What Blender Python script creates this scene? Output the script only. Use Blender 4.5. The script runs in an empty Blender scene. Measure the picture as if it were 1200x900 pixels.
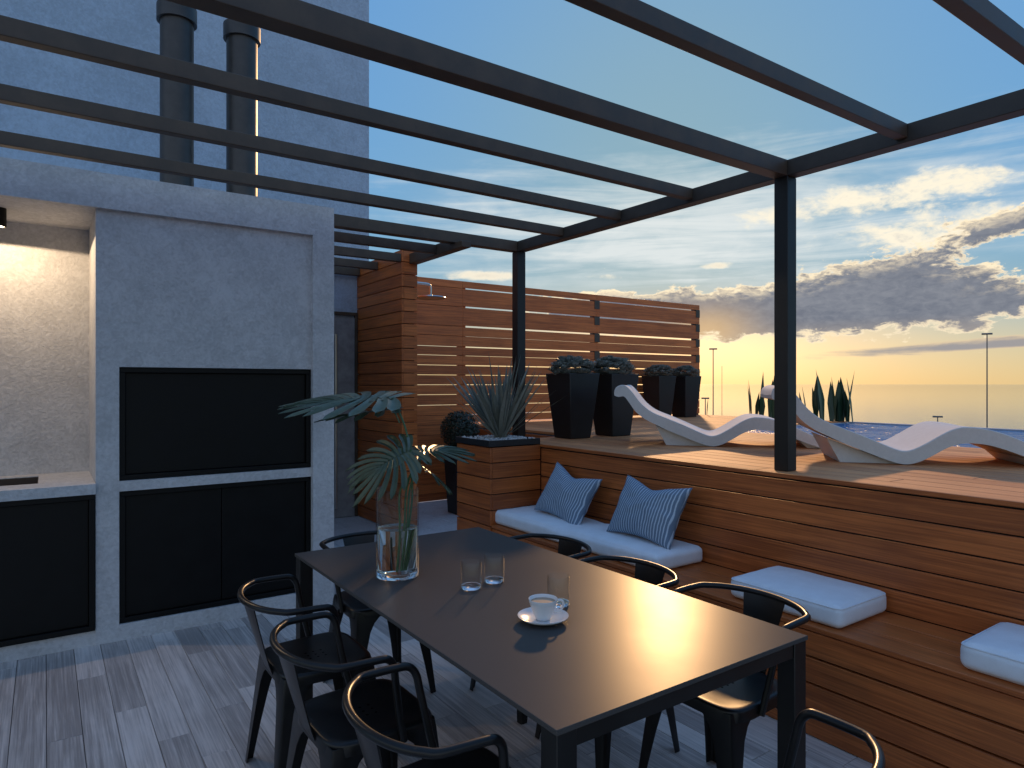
import bpy, bmesh, math, random
from mathutils import Vector, Matrix, noise
R = math.radians
C = bpy.context.scene.collection
random.seed(7)

# ------------------------------------------------------------------ mesh helpers
ORG = {}


class MB:
    def __init__(self):
        self.v = []
        self.f = []

    def add(self, vs, fs):
        n = len(self.v)
        self.v += [tuple(p) for p in vs]
        self.f += [tuple(i + n for i in q) for q in fs]
        return self

    def box(self, x0, x1, y0, y1, z0, z1):
        vs = [(x, y, z) for z in (z0, z1) for y in (y0, y1) for x in (x0, x1)]
        return self.add(vs, [(0, 2, 3, 1), (4, 5, 7, 6), (0, 1, 5, 4), (2, 6, 7, 3), (0, 4, 6, 2), (1, 3, 7, 5)])

    def tube(self, pts, r, n=10, cap=True):
        pts = [Vector(p) for p in pts]
        rs = r if isinstance(r, (list, tuple)) else [r] * len(pts)
        t0 = (pts[1] - pts[0]).normalized()
        up = Vector((0, 0, 1)) if abs(t0.z) < .9 else Vector((1, 0, 0))
        nrm = t0.cross(up).normalized()
        vs = []
        for i, p in enumerate(pts):
            a = pts[max(i - 1, 0)]
            b = pts[min(i + 1, len(pts) - 1)]
            t = (b - a).normalized()
            nrm = (nrm - t * nrm.dot(t)).normalized()
            bn = t.cross(nrm)
            for k in range(n):
                an = 2 * math.pi * k / n
                vs.append(p + (nrm * math.cos(an) + bn * math.sin(an)) * rs[i])
        fs = []
        for i in range(len(pts) - 1):
            for k in range(n):
                a = i * n + k
                b = i * n + (k + 1) % n
                fs.append((a, b, b + n, a + n))
        if cap:
            fs.append(tuple(range(n - 1, -1, -1)))
            fs.append(tuple(range((len(pts) - 1) * n, len(pts) * n)))
        return self.add(vs, fs)

    def lathe(self, prof, n=32, c=(0, 0, 0)):
        vs = []
        idx = []
        for r, z in prof:
            if r < 1e-6:
                idx.append([len(vs)])
                vs.append((c[0], c[1], c[2] + z))
            else:
                idx.append(list(range(len(vs), len(vs) + n)))
                for k in range(n):
                    a = 2 * math.pi * k / n
                    vs.append((c[0] + r * math.cos(a), c[1] + r * math.sin(a), c[2] + z))
        fs = []
        for A, B in zip(idx[:-1], idx[1:]):
            for k in range(n):
                k2 = (k + 1) % n
                if len(A) == 1 and len(B) == 1:
                    continue
                if len(A) == 1:
                    fs.append((A[0], B[k2], B[k]))
                elif len(B) == 1:
                    fs.append((A[k], A[k2], B[0]))
                else:
                    fs.append((A[k], A[k2], B[k2], B[k]))
        return self.add(vs, fs)

    def rings(self, rings, cap=True):
        n = len(rings[0])
        vs = [p for r in rings for p in r]
        fs = []
        for i in range(len(rings) - 1):
            for k in range(n):
                a = i * n + k
                b = i * n + (k + 1) % n
                fs.append((a, b, b + n, a + n))
        if cap:
            fs.append(tuple(range(n - 1, -1, -1)))
            fs.append(tuple(range((len(rings) - 1) * n, len(rings) * n)))
        return self.add(vs, fs)

    def build(self, name, mat, parent=None, loc=None, bevel=0, smooth=40, world=True, recalc=True):
        """parent given: vertices are in world space (world=True) or in the parent's own space."""
        me = bpy.data.meshes.new(name)
        if parent is not None:
            o = ORG.get(parent.name, Vector((0, 0, 0))) if world else Vector((0, 0, 0))
        else:
            o = Vector(loc) if loc is not None else Vector((0, 0, 0))
        me.from_pydata([tuple(Vector(p) - o) for p in self.v], [], self.f)
        me.update()
        if recalc:
            bm = bmesh.new()
            bm.from_mesh(me)
            bmesh.ops.recalc_face_normals(bm, faces=bm.faces)
            bm.to_mesh(me)
            bm.free()
        me.materials.append(mat)
        if smooth:
            me.shade_smooth()
            me.set_sharp_from_angle(angle=R(smooth))
        ob = bpy.data.objects.new(name, me)
        C.objects.link(ob)
        if parent is not None:
            ob.parent = parent
            ORG[ob.name] = ORG.get(parent.name, Vector((0, 0, 0)))
        else:
            ob.location = o
            ORG[ob.name] = o.copy()
        if bevel:
            m = ob.modifiers.new('bevel', 'BEVEL')
            m.width = bevel
            m.segments = 2
            m.limit_method = 'ANGLE'
            m.angle_limit = R(50)
        return ob


def tag(o, label=None, cat=None, group=None, kind=None):
    if label: o['label'] = label
    if cat: o['category'] = cat
    if group: o['group'] = group
    if kind: o['kind'] = kind
    return o


def thing(name, label, cat, loc=(0, 0, 0), rz=0, group=None):
    o = bpy.data.objects.new(name, None)
    o.empty_display_size = .1
    C.objects.link(o)
    o.location = loc
    o.rotation_euler = (0, 0, rz)
    ORG[o.name] = Vector(loc)
    return tag(o, label, cat, group)


def copy_tree(o, parent=None):
    c = o.copy()
    C.objects.link(c)
    if parent is not None:
        c.parent = parent
    for ch in list(o.children):
        copy_tree(ch, c)
    return c


def spline(pts, n=6):
    pts = [Vector(p) for p in pts]
    out = []
    for i in range(len(pts) - 1):
        p0 = pts[max(i - 1, 0)]; p1 = pts[i]; p2 = pts[i + 1]; p3 = pts[min(i + 2, len(pts) - 1)]
        for k in range(n):
            t = k / n
            out.append(.5 * ((2 * p1) + (p2 - p0) * t + (2 * p0 - 5 * p1 + 4 * p2 - p3) * t * t + (3 * p1 - p0 - 3 * p2 + p3) * t ** 3))
    out.append(pts[-1])
    return out


# ------------------------------------------------------------------ material helpers
class X:
    """arithmetic on node sockets"""
    def __init__(self, nt, s): self.nt = nt; self.s = s

    def _m(self, op, *a):
        n = self.nt.nodes.new('ShaderNodeMath'); n.operation = op
        for i, q in enumerate((self,) + a):
            if isinstance(q, X): self.nt.links.new(q.s, n.inputs[i])
            else: n.inputs[i].default_value = q
        return X(self.nt, n.outputs[0])

    def __add__(self, b): return self._m('ADD', b)
    def __radd__(self, b): return self._m('ADD', b)
    def __sub__(self, b): return self._m('SUBTRACT', b)
    def __rsub__(self, b): return (self * -1.0) + b
    def __mul__(self, b): return self._m('MULTIPLY', b)
    def __rmul__(self, b): return self._m('MULTIPLY', b)
    def __truediv__(self, b): return self._m('DIVIDE', b)
    def exp(self): return self._m('EXPONENT')
    def maxi(self, b): return self._m('MAXIMUM', b)
    def mini(self, b): return self._m('MINIMUM', b)

    def step(self, a, b):
        n = self.nt.nodes.new('ShaderNodeMapRange'); n.interpolation_type = 'SMOOTHSTEP'
        self.nt.links.new(self.s, n.inputs['Value'])
        n.inputs['From Min'].default_value = a; n.inputs['From Max'].default_value = b
        return X(self.nt, n.outputs['Result'])


def mixcol(nt, fac, a, b, blend='MIX'):
    n = nt.nodes.new('ShaderNodeMix'); n.data_type = 'RGBA'; n.blend_type = blend
    n.clamp_factor = True
    for s, q in ((n.inputs[0], fac), (n.inputs[6], a), (n.inputs[7], b)):
        if isinstance(q, X): nt.links.new(q.s, s)
        elif hasattr(q, 'is_linked'): nt.links.new(q, s)
        elif isinstance(q, (int, float)): s.default_value = q
        else: s.default_value = (*q, 1)
    return n.outputs[2]


def newmat(name, col=(.5, .5, .5), rough=.5, metal=0, spec=.5, **kw):
    m = bpy.data.materials.new(name)
    m.use_nodes = True
    b = m.node_tree.nodes['Principled BSDF']
    b.inputs['Base Color'].default_value = (*col, 1)
    b.inputs['Roughness'].default_value = rough
    b.inputs['Metallic'].default_value = metal
    b.inputs['Specular IOR Level'].default_value = spec
    for k, v in kw.items():
        b.inputs[k.replace('_', ' ')].default_value = v
    return m, m.node_tree, b


def noise_node(nt, vec, scale, detail=4, rough=.55, dist=0):
    n = nt.nodes.new('ShaderNodeTexNoise')
    n.inputs['Scale'].default_value = scale
    n.inputs['Detail'].default_value = detail
    n.inputs['Roughness'].default_value = rough
    n.inputs['Distortion'].default_value = dist
    if vec is not None: nt.links.new(vec, n.inputs['Vector'])
    return X(nt, n.outputs['Fac'])


def mapping(nt, vec, scale=(1, 1, 1), loc=None):
    n = nt.nodes.new('ShaderNodeMapping')
    n.inputs['Scale'].default_value = scale
    nt.links.new(vec, n.inputs['Vector'])
    if loc is not None: nt.links.new(loc, n.inputs['Location'])
    return n.outputs[0]


def bump(nt, b, h, strength, dist=.01):
    n = nt.nodes.new('ShaderNodeBump')
    n.inputs['Strength'].default_value = strength
    n.inputs['Distance'].default_value = dist
    nt.links.new(h.s, n.inputs['Height'])
    nt.links.new(n.outputs[0], b.inputs['Normal'])


def wood(name, axis, dark, light, rough=.5, vary=.6, bumps=.25, grain=1.0):
    """boards that run along axis; every board is a mesh island with its own tone and grain offset"""
    m, nt, b = newmat(name, light, rough)
    tc = nt.nodes.new('ShaderNodeTexCoord').outputs['Object']
    isl = nt.nodes.new('ShaderNodeNewGeometry').outputs['Random Per Island']
    ri = X(nt, isl)
    comb = nt.nodes.new('ShaderNodeCombineXYZ')
    nt.links.new((ri * 37.0).s, comb.inputs[0]); nt.links.new((ri * 91.0).s, comb.inputs[1]); nt.links.new((ri * 53.0).s, comb.inputs[2])
    sc = {'x': (.8, 14, 14), 'y': (14, .8, 14), 'z': (14, 14, .8)}[axis]
    v = mapping(nt, tc, sc, comb.outputs[0])
    g = noise_node(nt, v, 2.2 * grain, 6, .62, .6)
    sc2 = {'x': (2.0, 130, 130), 'y': (130, 2.0, 130), 'z': (130, 130, 2.0)}[axis]
    v2 = mapping(nt, tc, sc2, comb.outputs[0])
    fib = noise_node(nt, v2, 1.0, 3, .6)
    blot = noise_node(nt, mapping(nt, tc, (1.6, 1.6, 1.6), comb.outputs[0]), 1.5, 3)
    f = (g - .5) * 1.1 + (ri - .5) * vary + (fib - .5) * 1.25 + (blot - .5) * .6 + .5
    col = mixcol(nt, f.step(0.02, .98), dark, light)
    nt.links.new(col, b.inputs['Base Color'])
    rr = (g * .25 + rough - .12)
    nt.links.new(rr.s, b.inputs['Roughness'])
    bump(nt, b, g * .5 + fib, bumps, .004)
    return m


def concrete(name, col, var=.25, bumps=.35):
    m, nt, b = newmat(name, col, .85, spec=.25)
    tc = nt.nodes.new('ShaderNodeTexCoord').outputs['Object']
    n1 = noise_node(nt, tc, 1.1, 6, .6, .5)
    n2 = noise_node(nt, tc, 7, 6, .65, .3)
    n3 = noise_node(nt, tc, 60, 4, .6)
    vo = nt.nodes.new('ShaderNodeTexVoronoi'); vo.inputs['Scale'].default_value = 38
    nt.links.new(tc, vo.inputs['Vector'])
    pit = X(nt, vo.outputs['Distance']).step(.0, .16)
    pitm = (noise_node(nt, tc, 9, 2) - .62).maxi(0.0).step(0.0, .08)
    pits = 1.0 - (1.0 - pit) * pitm
    n4 = noise_node(nt, tc, 30, 6, .65, .6)
    f = (n1 - .5) * 1.2 + (n2 - .5) * .7 + (n3 - .5) * .7 + (n4 - .5) * 1.1 + .5
    d = tuple(q * (1 - var) for q in col); l = tuple(min(1, q * (1 + var)) for q in col)
    col1 = mixcol(nt, f.step(.1, .9), d, l)
    col2 = mixcol(nt, (1.0 - pits) * .55, col1, tuple(q * .4 for q in col))
    nt.links.new(col2, b.inputs['Base Color'])
    bump(nt, b, n2 * .6 + n3 * .6 + n4 * .7 + pits * .5, bumps, .012)
    return m


def metal_paint(name, col, rough=.45, bumps=.06, metal=0.0, spec=.5):
    m, nt, b = newmat(name, col, rough, metal, spec)
    tc = nt.nodes.new('ShaderNodeTexCoord').outputs['Object']
    n = noise_node(nt, tc, 9, 5, .6)
    n2 = noise_node(nt, tc, 240, 2)
    r = (n - .5) * .22 + rough
    nt.links.new(r.s, b.inputs['Roughness'])
    c = mixcol(nt, n.step(.3, .75), tuple(q * .8 for q in col), tuple(q * 1.25 for q in col))
    nt.links.new(c, b.inputs['Base Color'])
    bump(nt, b, n2, bumps, .001)
    return m


def leafmat(name, dark, light, rough=.45, trans=.0):
    m, nt, b = newmat(name, light, rough)
    isl = X(nt, nt.nodes.new('ShaderNodeNewGeometry').outputs['Random Per Island'])
    tc = nt.nodes.new('ShaderNodeTexCoord').outputs['Object']
    n = noise_node(nt, tc, 30, 3)
    c = mixcol(nt, (isl * .7 + n * .5 - .1).step(0, 1), dark, light)
    nt.links.new(c, b.inputs['Base Color'])
    return m


def fabric(name, col, weave=900, bumps=.25):
    m, nt, b = newmat(name, col, .95, spec=.15)
    b.inputs['Sheen Weight'].default_value = .25
    tc = nt.nodes.new('ShaderNodeTexCoord').outputs['Object']
    n = noise_node(nt, tc, weave, 2)
    n2 = noise_node(nt, tc, 14, 4)
    c = mixcol(nt, (n * .6 + n2 * .4).step(.3, .7), tuple(q * .86 for q in col), col)
    nt.links.new(c, b.inputs['Base Color'])
    bump(nt, b, n * .3 + n2, bumps, .006)
    return m


M = {}
M['concrete'] = concrete('grey polished plaster', (.54, .535, .535), .16, .55)
M['concrete_tower'] = concrete('tower plaster', (.47, .56, .65), .14, .5)
M['wood_x'] = wood('hardwood along x', 'x', (.27, .068, .016), (.60, .176, .043), .48, .38)
M['wood_y'] = wood('hardwood along y', 'y', (.26, .066, .015), (.60, .172, .041), .48, .38)
M['cedar_x'] = wood('cladding along x', 'x', (.38, .092, .019), (.80, .228, .052), .5, .36)
M['cedar_y'] = wood('cladding along y', 'y', (.38, .092, .019), (.80, .228, .052), .5, .36)
M['planter_x'] = wood('planter cladding x', 'x', (.24, .058, .012), (.52, .142, .030), .5, .36)
M['planter_y'] = wood('planter cladding y', 'y', (.24, .058, .012), (.52, .142, .030), .5, .36)
M['deck'] = wood('deck timber', 'y', (.40, .145, .050), (.76, .315, .115), .7, .45)
M['floor'] = wood('grey washed floor planks', 'y', (.34, .29, .262), (.74, .645, .58), .5, .62, .4, 1.3)
M['under'], _, _ = newmat('dark gap', (.012, .011, .010), .9)
M['steel'] = metal_paint('charcoal painted steel', (.075, .053, .034), .5)
M['beam'] = metal_paint('dark painted steel', (.045, .036, .028), .5)
M['post'] = metal_paint('black painted steel', (.009, .008, .007), .5)
m, nt, b = newmat('black satin table', (.040, .036, .034), .38, spec=.021)
tc = nt.nodes.new('ShaderNodeTexCoord').outputs['Object']
n_ = noise_node(nt, tc, 5, 4)
nt.links.new(((n_ - .5) * .04 + .315).s, b.inputs['Roughness'])
nt.links.new(mixcol(nt, noise_node(nt, tc, 700, 2).step(.3, .7), (.062, .058, .055), (.094, .088, .083)), b.inputs['Base Color'])
M['tabletop'] = m
M['black'] = metal_paint('black lacquered doors', (.0045, .0042, .004), .5, .05, 0, .22)
M['flue'] = metal_paint('dark flue metal', (.055, .050, .045), .42, .05, .1)
M['chair'] = metal_paint('gunmetal chair', (.011, .010, .0095), .33, .06, .15, .4)
M['chair_seat'] = M['chair'].copy()                 # the seat sheet is punched with a small grid of round holes
nt = M['chair_seat'].node_tree; b = nt.nodes['Principled BSDF']
so_ = nt.nodes.new('ShaderNodeSeparateXYZ'); nt.links.new(nt.nodes.new('ShaderNodeTexCoord').outputs['Object'], so_.inputs[0])
ox, oy = X(nt, so_.outputs[0]), X(nt, so_.outputs[1])
gx, gy = (ox._m('PINGPONG', .015)), (oy._m('PINGPONG', .015))
ex, ey = ox._m('ABSOLUTE'), oy._m('ABSOLUTE')
mxx = ((ox + .015)._m('FLOORED_MODULO', .03) - .015); myy = ((oy + .015)._m('FLOORED_MODULO', .03) - .015)
rad_ = (mxx * mxx + myy * myy)._m('SQRT')
hole = (1.0 - rad_.step(.0042, .0052)) * (1.0 - ex.step(.038, .040)) * (1.0 - ey.step(.038, .040))
old = b.inputs['Base Color'].links[0].from_socket
nt.links.new(mixcol(nt, hole, old, (.002, .002, .002)), b.inputs['Base Color'])
nt.links.new((.12 - hole * .12).s if False else (hole * -.4 + .4).s, b.inputs['Specular IOR Level'])
nt.links.new((hole * -.15 + .15).s, b.inputs['Metallic'])
M['white_shell'] = concrete('white moulded shell', (.63, .625, .60), .05, .05)
M['pot'] = metal_paint('black pot', (.012, .012, .013), .5)
M['cushion'] = fabric('pale cushion fabric', (.82, .88, .93))
M['ceramic'], _, _ = newmat('white ceramic', (.72, .72, .71), .18)
M['coffee'], _, _ = newmat('milky coffee', (.42, .28, .17), .25)
M['chrome'], _, _ = newmat('brushed chrome', (.6, .58, .55), .28, 1.0)
M['door'] = metal_paint('grey door paint', (.30, .30, .30), .5)
M['soil'] = concrete('dark soil', (.035, .028, .022), .4, 1.0)
M['pebble'] = leafmat('white pebbles', (.35, .35, .34), (.75, .74, .72), .8)
M['yucca'] = leafmat('grey green blades', (.10, .11, .085), (.28, .29, .24), .5)
M['monstera'] = leafmat('monstera leaf', (.032, .055, .028), (.105, .135, .085), .35)
M['stem'], _, _ = newmat('green stem', (.05, .12, .04), .4)
M['box'] = leafmat('boxwood leaf', (.012, .02, .012), (.05, .07, .045), .5)
M['succ'] = leafmat('succulent', (.14, .165, .155), (.36, .40, .385), .5)
M['snake'] = leafmat('snake plant', (.02, .05, .025), (.06, .12, .06), .4)
M['mast'], _, _ = newmat('grey mast paint', (.12, .12, .12), .6)
M['promenade'] = concrete('promenade paving', (.3, .28, .25))
M['rim'] = concrete('pool rim stone', (.42, .46, .50), .1, .1)

m, nt, b = newmat('clear glass', (1, 1, 1), 0.0)
b.inputs['Transmission Weight'].default_value = 1; b.inputs['IOR'].default_value = 1.48
M['glass'] = m
m = bpy.data.materials.new('thin glass'); m.use_nodes = True       # thin walled: straight-through plus mirror by angle
nt = m.node_tree; nt.nodes.remove(nt.nodes['Principled BSDF'])
fr = nt.nodes.new('ShaderNodeFresnel')
bf = X(nt, nt.nodes.new('ShaderNodeNewGeometry').outputs['Backfacing'])
nt.links.new((bf * (1 / 1.3 - 1.3) + 1.3).s, fr.inputs['IOR'])        # same reflectance from either side of the thin wall
tr = nt.nodes.new('ShaderNodeBsdfTransparent'); tr.inputs[0].default_value = (.96, .97, .97, 1)
gs = nt.nodes.new('ShaderNodeBsdfGlossy'); gs.inputs['Roughness'].default_value = .02
mx = nt.nodes.new('ShaderNodeMixShader')
nt.links.new(fr.outputs[0], mx.inputs[0]); nt.links.new(tr.outputs[0], mx.inputs[1]); nt.links.new(gs.outputs[0], mx.inputs[2])
nt.links.new(mx.outputs[0], nt.nodes['Material Output'].inputs[0])
M['thin'] = m
m, nt, b = newmat('vase water', (.97, 1, .99), 0.0)
b.inputs['Transmission Weight'].default_value = 1; b.inputs['IOR'].default_value = 1.33
M['vwater'] = m
m, nt, b = newmat('lamp lens', (1, 1, 1), .5)
b.inputs['Emission Color'].default_value = (1, .82, .55, 1); b.inputs['Emission Strength'].default_value = 5
M['lens'] = m

# pool water: tinted by its blue tiles, rippled
m, nt, b = newmat('pool water', (.07, .18, .36), .25, spec=.02)
tc = nt.nodes.new('ShaderNodeTexCoord').outputs['Object']
n1 = noise_node(nt, mapping(nt, tc, (1, 1, 1)), 3.2, 4, .55, .8)
bump(nt, b, n1, .9, .12)
M['pool'] = m
# sea
m, nt, b = newmat('sea', (.10, .095, .08), .07, spec=.5)
tc = nt.nodes.new('ShaderNodeTexCoord').outputs['Object']
n1 = noise_node(nt, tc, .05, 8, .65)
n2 = noise_node(nt, tc, .6, 4, .6)
bump(nt, b, n1 * 2.0 + n2 * .4, .03, 1.0)
M['sea'] = m
# striped pillow cloth: wavering pale lines on blue
m, nt, b = newmat('striped pillow cloth', (.1, .15, .2), .95, spec=.1)
tc = nt.nodes.new('ShaderNodeTexCoord').outputs['Object']
w = nt.nodes.new('ShaderNodeTexWave'); w.wave_type = 'BANDS'; w.bands_direction = 'X'
w.inputs['Scale'].default_value = 16; w.inputs['Distortion'].default_value = 6.0
w.inputs['Detail'].default_value = 1.0; w.inputs['Detail Scale'].default_value = .32
nt.links.new(tc, w.inputs['Vector'])
fz = noise_node(nt, tc, 420, 2)
f = (X(nt, w.outputs['Fac']) + (fz - .5) * .5).step(.62, .86)
nt.links.new(mixcol(nt, f, (.16, .225, .31), (.48, .58, .68)), b.inputs['Base Color'])
bump(nt, b, fz * .5 + noise_node(nt, tc, 9, 3), .35, .01)
M['pillow'] = m

# ------------------------------------------------------------------ setting
ZD = 1.04          # upper deck level
XF, XB = 2.675, 3.125   # bench front, deck edge

mb = MB().box(-6, 2.9, -7, 4.6, -.3, -.013)
tag(mb.build('floor_base', M['under']), kind='structure')
mb = MB()
x = -4.6
pw = .128
rnd = random.Random(3)
while x < XF - .002:
    x1 = min(x + pw - .0025, XF + .01)
    y = -6 - rnd.random()
    while y < 4.55:
        L = rnd.choice((.75, .95, 1.2, 1.45))
        y1 = min(y + L, 4.56)
        mb.box(x, x1, y, y1 - .0025, -.012, rnd.uniform(-.0006, .0006))
        y += L
    x += pw
tag(mb.build('terrace_floor', M['floor'], bevel=.001), kind='structure')

# raised landing behind the table, by the shower
mb = MB()
x = 1.64
while x < 3.9:
    mb.box(x, min(x + .3, 3.9) - .003, 4.572, 5.4, .17, .2).box(x, min(x + .3, 3.9) - .003, 5.403, 6.595, .17, .2)
    x += .3
mb.box(1.64, 3.9, 4.58, 6.595, -.2, .168)
tag(mb.build('landing', M['concrete'], bevel=.002), kind='structure')

# upper deck
mb = MB().box(XB + .01, 5.6, -5, 4.57, .1, 1.012).box(3.9, 8.1, 4.57, 6.9, .1, 1.012).box(5.6, 8.1, 4.4, 4.57, .1, 1.012)
tag(mb.build('deck_base', M['under']), kind='structure')
mb = MB()
x = XB
k = 0
while x < 8.1:
    x1 = min(x + .135, 8.1)
    ylo = -5 if x1 <= 5.62 else 4.4
    yhi = 4.57 if x < 3.87 else 6.9
    y = ylo - (1.7 * (k * .37 % 1) if ylo < 0 else 0)
    while y < yhi:
        y1 = min(y + 2.4, yhi)
        mb.box(x, x1, max(y, ylo), y1 - .003, 1.015, ZD)
        y += 2.4
    x += .14
    k += 1
tag(mb.build('timber_deck', M['deck'], bevel=.003), kind='structure')

# pool at the roof edge
mb = MB().box(5.6, 8.1, -5, 4.398, .2, .3)
mb.box(8.1, 8.2, -5, 4.398, .2, 1.036).box(5.602, 5.63, -5, 4.398, .3, 1.03).box(5.63, 8.1, 4.37, 4.398, .3, 1.03)
tag(mb.build('pool_basin', M['rim']), kind='structure')
mb = MB().box(5.632, 8.098, -5, 4.368, .302, 1.02)
tag(mb.build('pool_water', M['pool'], smooth=0), kind='structure')

# land and sea far below
mb = MB().box(9, 330, -420, 520, -24, -22)
tag(mb.build('promenade', M['promenade']), kind='structure')
mb = MB()
mb.add([(-40000, -40000, -23), (40000, -40000, -23), (40000, 40000, -23), (-40000, 40000, -23)], [(0, 1, 2, 3)])
tag(mb.build('sea', M['sea'], smooth=0), kind='structure')

# ------------------------------------------------------------------ bench with backrest
def boards_along_y(mb, x0, x1, zs, y0, y1, seed, seg=40.0, axis='x'):
    """vertical stack of boards (face normal x): zs list of (z0,z1)"""
    rr = random.Random(seed)
    for z0, z1 in zs:
        y = y0 if seg > y1 - y0 else y0 - rr.random() * seg
        while y < y1:
            a, b_ = max(y, y0), min(y + seg, y1)
            if b_ - a > .02:
                mb.box(x0, x1, a, b_ - .002, z0, z1)
            y += seg


YB0, YB1 = -5.0, 4.088
bench = thing('timber_bench', 'long stepped hardwood bench built against the raised deck, holding the pale cushions', 'bench', (XF, 0, 0))
mb = MB()
boards_along_y(mb, XF, XF + .022, [(i * .1125 + .004, (i + 1) * .1125 - .005) for i in range(4)], YB0, YB1, 1)
mb.build('riser', M['wood_y'], bench, bevel=.003)
mb = MB()
for i in range(3):
    x0 = XF - .006 + i * .1525
    boards_along_y(mb, x0, min(x0 + .149, XB - .004), [(.4505, .4725)], YB0, YB1, 5 + i)
mb.build('seat', M['wood_y'], bench, bevel=.003)
mb = MB()
boards_along_y(mb, XB - .002, XB + .020, [(.474 + i * .108, .474 + (i + 1) * .108 - .007) for i in range(5)], YB0, YB1, 11)
mb.build('backrest', M['wood_y'], bench, bevel=.003)
mb = MB().box(XF + .024, XB, YB0, YB1, .004, .449)
mb.build('core', M['under'], bench)
# nosing board of the deck
mb = MB()
boards_along_y(mb, XB - .012, XB - .003, [(1.018, ZD - .001)], YB0, YB1, 17)
mb.build('nosing', M['wood_y'], bench, bevel=.002)

# planter box beside the bench
PX0, PX1, PY0, PY1 = 2.66, 3.12, 4.09, 4.57
pl = thing('planter_box', 'hardwood clad planter box with a black tray at the end of the bench', 'planter', (2.89, 4.33, 0))
mb = MB()
n = 9
for i in range(n):
    z0 = .003 + i * (1.037 / n)
    z1 = z0 + 1.037 / n - .007
    mb.box(PX0, PX0 + .02, PY0, PY1, z0, z1)
    mb.box(PX0, PX0 + .02, PY0, PY1, z0, z1) if False else None
mb.build('side_cladding', M['planter_y'], pl, bevel=.0025)
mb = MB()
for i in range(n):
    z0 = .003 + i * (1.037 / n)
    z1 = z0 + 1.037 / n - .007
    mb.box(PX0 + .0215, PX1, PY0, PY0 + .02, z0, z1)
mb.build('front_cladding', M['planter_x'], pl, bevel=.0025)
MB().box(PX0 + .0215, PX1, PY1 - .02, PY1, .003, 1.04).build('rear_panel', M['cedar_x'], pl, bevel=.0025)
mb = MB().box(PX0 + .022, PX1 - .002, PY0 + .022, PY1 - .022, .0, 1.03)
mb.build('core', M['under'], pl)
mb = MB()
tx0, tx1, ty0, ty1 = PX0 - .01, PX1 - .005, PY0 - .005, PY1 + .01
mb.box(tx0, tx1, ty0, ty0 + .012, 1.041, 1.086).box(tx0, tx1, ty1 - .012, ty1, 1.041, 1.086)
mb.box(tx0, tx0 + .012, ty0 + .013, ty1 - .013, 1.041, 1.086).box(tx1 - .012, tx1, ty0 + .013, ty1 - .013, 1.041, 1.086)
mb.box(tx0 + .013, tx1 - .013, ty0 + .013, ty1 - .013, 1.041, 1.07)
mb.build('tray', M['pot'], pl, bevel=.002)
mb = MB()
rr = random.Random(21)


def pebble(mb, c, r, rr):
    vs = []
    bm = bmesh.new()
    bmesh.ops.create_icosphere(bm, subdivisions=1, radius=1)
    a = rr.uniform(0, 6.28)
    sx, sy, sz = r * rr.uniform(.8, 1.3), r * rr.uniform(.7, 1.1), r * rr.uniform(.5, .8)
    for v in bm.verts:
        x_, y_, z_ = v.co.x * sx, v.co.y * sy, v.co.z * sz
        vs.append((c[0] + x_ * math.cos(a) - y_ * math.sin(a), c[1] + x_ * math.sin(a) + y_ * math.cos(a), c[2] + z_))
    fs = [tuple(v.index for v in f.verts) for f in bm.faces]
    bm.free()
    mb.add(vs, fs)


for i in range(420):
    pebble(mb, (rr.uniform(tx0 + .025, tx1 - .025), rr.uniform(ty0 + .025, ty1 - .025), 1.074 + rr.uniform(0, .012)), rr.uniform(.008, .014), rr)
o = mb.build('pebbles', M['pebble'], pl)
tag(o, kind='stuff')


def blade(mb, base, direction, length, width, bend, rr, segs=6, twist=0, fold=.35, tipsharp=1.3, mid=.35):
    """a stiff leaf blade: V section, tapering to a point"""
    d = Vector(direction).normalized()
    side = d.cross(Vector((0, 0, 1)))
    if side.length < 1e-3: side = Vector((1, 0, 0))
    side.normalize()
    side = Matrix.Rotation(twist, 3, d) @ side
    nrm = side.cross(d).normalized()
    vs = []
    p = Vector(base)
    for i in range(segs + 1):
        t = i / segs
        w = width * (min(1, (.55 + t / mid * .45)) if t < mid else (1 - ((t - mid) / (1 - mid)) ** tipsharp)) * .5
        w = max(w, .0006)
        vs += [p - side * w + nrm * w * fold, p, p + side * w + nrm * w * fold]
        d2 = (d + Vector((0, 0, -1)) * bend * t).normalized()
        p = p + d2 * length / segs
    fs = []
    for i in range(segs):
        a = i * 3
        fs += [(a, a + 1, a + 4, a + 3), (a + 1, a + 2, a + 5, a + 4)]
    mb.add(vs, fs)


rr = random.Random(4)
mb = MB()
yc = Vector((2.90, 4.31, 1.078))
for i in range(74):
    az = rr.uniform(0, 2 * math.pi)
    q = (i / 74) ** .8
    tilt = R(4 + 46 * q + rr.uniform(-4, 4))
    if i > 66: tilt = R(rr.uniform(50, 62))
    d = (math.sin(tilt) * math.cos(az), math.sin(tilt) * math.sin(az), math.cos(tilt))
    L = rr.uniform(.50, .70) * (1 - .12 * q)
    w = rr.uniform(.040, .062) if i < 54 else rr.uniform(.010, .018)
    blade(mb, yc + Vector((math.cos(az) * .03, math.sin(az) * .03, 0)), d, L, w, rr.uniform(0, .12), rr, 7, rr.uniform(-.5, .5), .5, 1.5)
o = mb.build('yucca_plant', M['yucca'], loc=(2.90, 4.31, 1.075), recalc=False)
tag(o, 'spiky grey green yucca standing in the pebble tray of the wooden planter', 'plant')

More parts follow.
